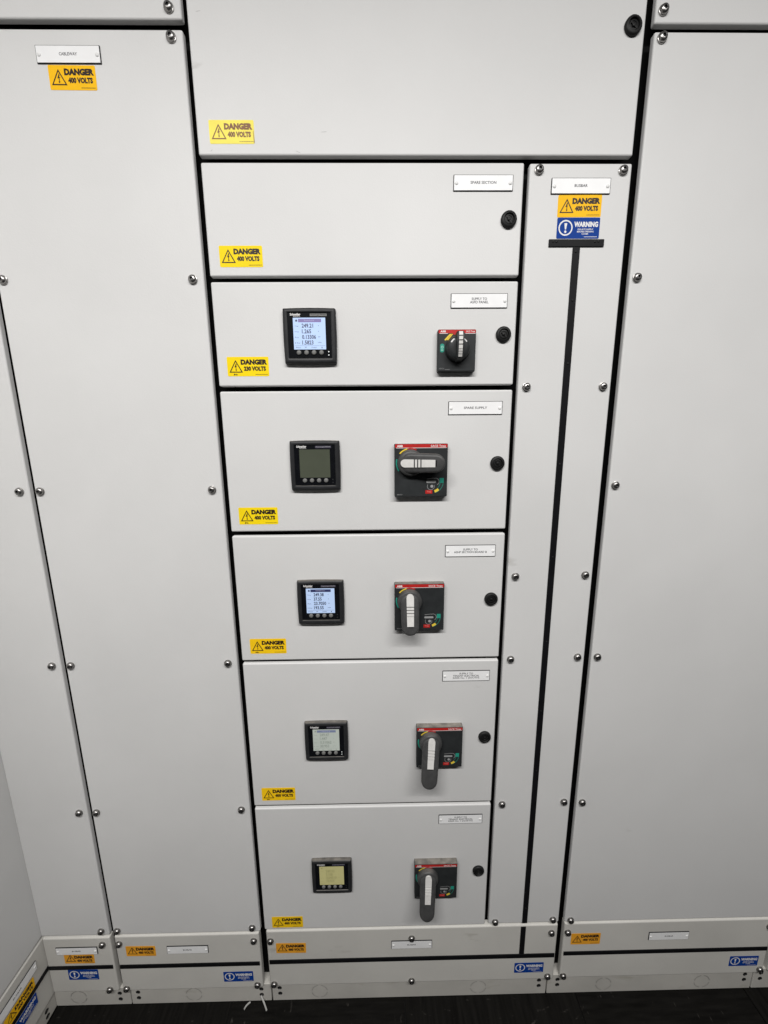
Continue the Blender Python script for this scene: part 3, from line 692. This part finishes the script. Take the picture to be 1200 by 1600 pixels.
bm.faces.new(a_); bm.faces.new(b_[::-1])
for i in range(len(prof)): j = (i + 1) % len(prof); bm.faces.new((a_[j], a_[i], b_[i], b_[j]))
bmesh.ops.recalc_face_normals(bm, faces=bm.faces)
bmesh.ops.bevel(bm, geom=bm.edges[:], offset=1.1 * MM, segments=2, affect='EDGES')
gp = finish(bm, 'grip', PLATE, t, angle=40, loc=(kx + 1, 0, kz))
bm = bmesh.new()
def kface(pz):                                                   # height of the grip's front face at z
    pr = [(-22.5, -20), (-18, -30), (-8, -33), (8, -34.5), (22, -34.0), (26, -31)]
    for (z0, y0), (z1, y1) in zip(pr, pr[1:]):
        if z0 <= pz <= z1: return -D + 8 + y0 + (y1 - y0) * (pz - z0) / (z1 - z0)
    return -D - 20
for z0, z1 in ((18.2, 24.6), (10.5, 16.4), (3.5, 8.6), (-4.0, 1.8), (-6.6, -4.9), (-9.2, -7.5), (-11.8, -10.1), (-14.4, -12.7), (-17.4, -15.3)):
    f_ = [bm.verts.new((px * MM, (kface(pz) - 1.5) * MM, pz * MM)) for px, pz in ((3.4, z1), (-3.4, z1), (-3.4, z0), (3.4, z0))]
    b_ = [bm.verts.new((px * MM, (kface(pz) + 1.5) * MM, pz * MM)) for px, pz in ((3.4, z1), (-3.4, z1), (-3.4, z0), (3.4, z0))]
    bm.faces.new(f_)
    for i in range(4): j = (i + 1) % 4; bm.faces.new((f_[j], f_[i], b_[i], b_[j]))
bmesh.ops.recalc_face_normals(bm, faces=bm.faces)
finish(bm, 'pointer_insert', INSERT, gp, smooth=False)
bm = bmesh.new()
arc_band(bm, 0, 0, 15.5, 17.8, 122, 150, -D - 17.0, 5); arc_band(bm, 0, 0, 15.5, 17.4, 34, 58, -D - 17.0, 5); finish(bm, 'painted_highlight', WHITE, hb, smooth=False)  # white arcs painted as lamp highlights on the knob's shoulder

# ------------------------------------------------------------------ cable tie offcuts on the floor
def tie(label, p0, p1, w_=4.6):
    t = thing('cable_tie_offcut', label, 'cable tie', (p0[0], p0[1], p0[2]), 'white cable tie offcuts')
    d = Vector(p1) - Vector(p0); L = d.length; u = d.normalized(); s_ = u.cross(Vector((0, 0, 1)))
    if s_.length < 0.1: s_ = Vector((1, 0, 0))
    s_.normalize(); nrm = s_.cross(u).normalized()
    bm = bmesh.new(); rings = []
    for k in range(7):
        f = k / 6; c = u * (L * f) + nrm * (math.sin(f * PI) * 3.0)
        rings.append([tuple(c + s_ * a * w_ / 2 + nrm * b * 0.7) for a, b in ((-1, -1), (1, -1), (1, 1), (-1, 1))])
    ring_loft(bm, rings, cap0=True); bmesh.ops.recalc_face_normals(bm, faces=bm.faces); finish(bm, 'strip', TIE, t, angle=50)
tie('longer white cable tie offcut leaning on the plinth', (-325, 3, 20), (-306, -16, 3), 3.4)
tie('short white cable tie offcut lying on the dark floor', (-352, -2, 8), (-366, -12, 1.5), 3.4)
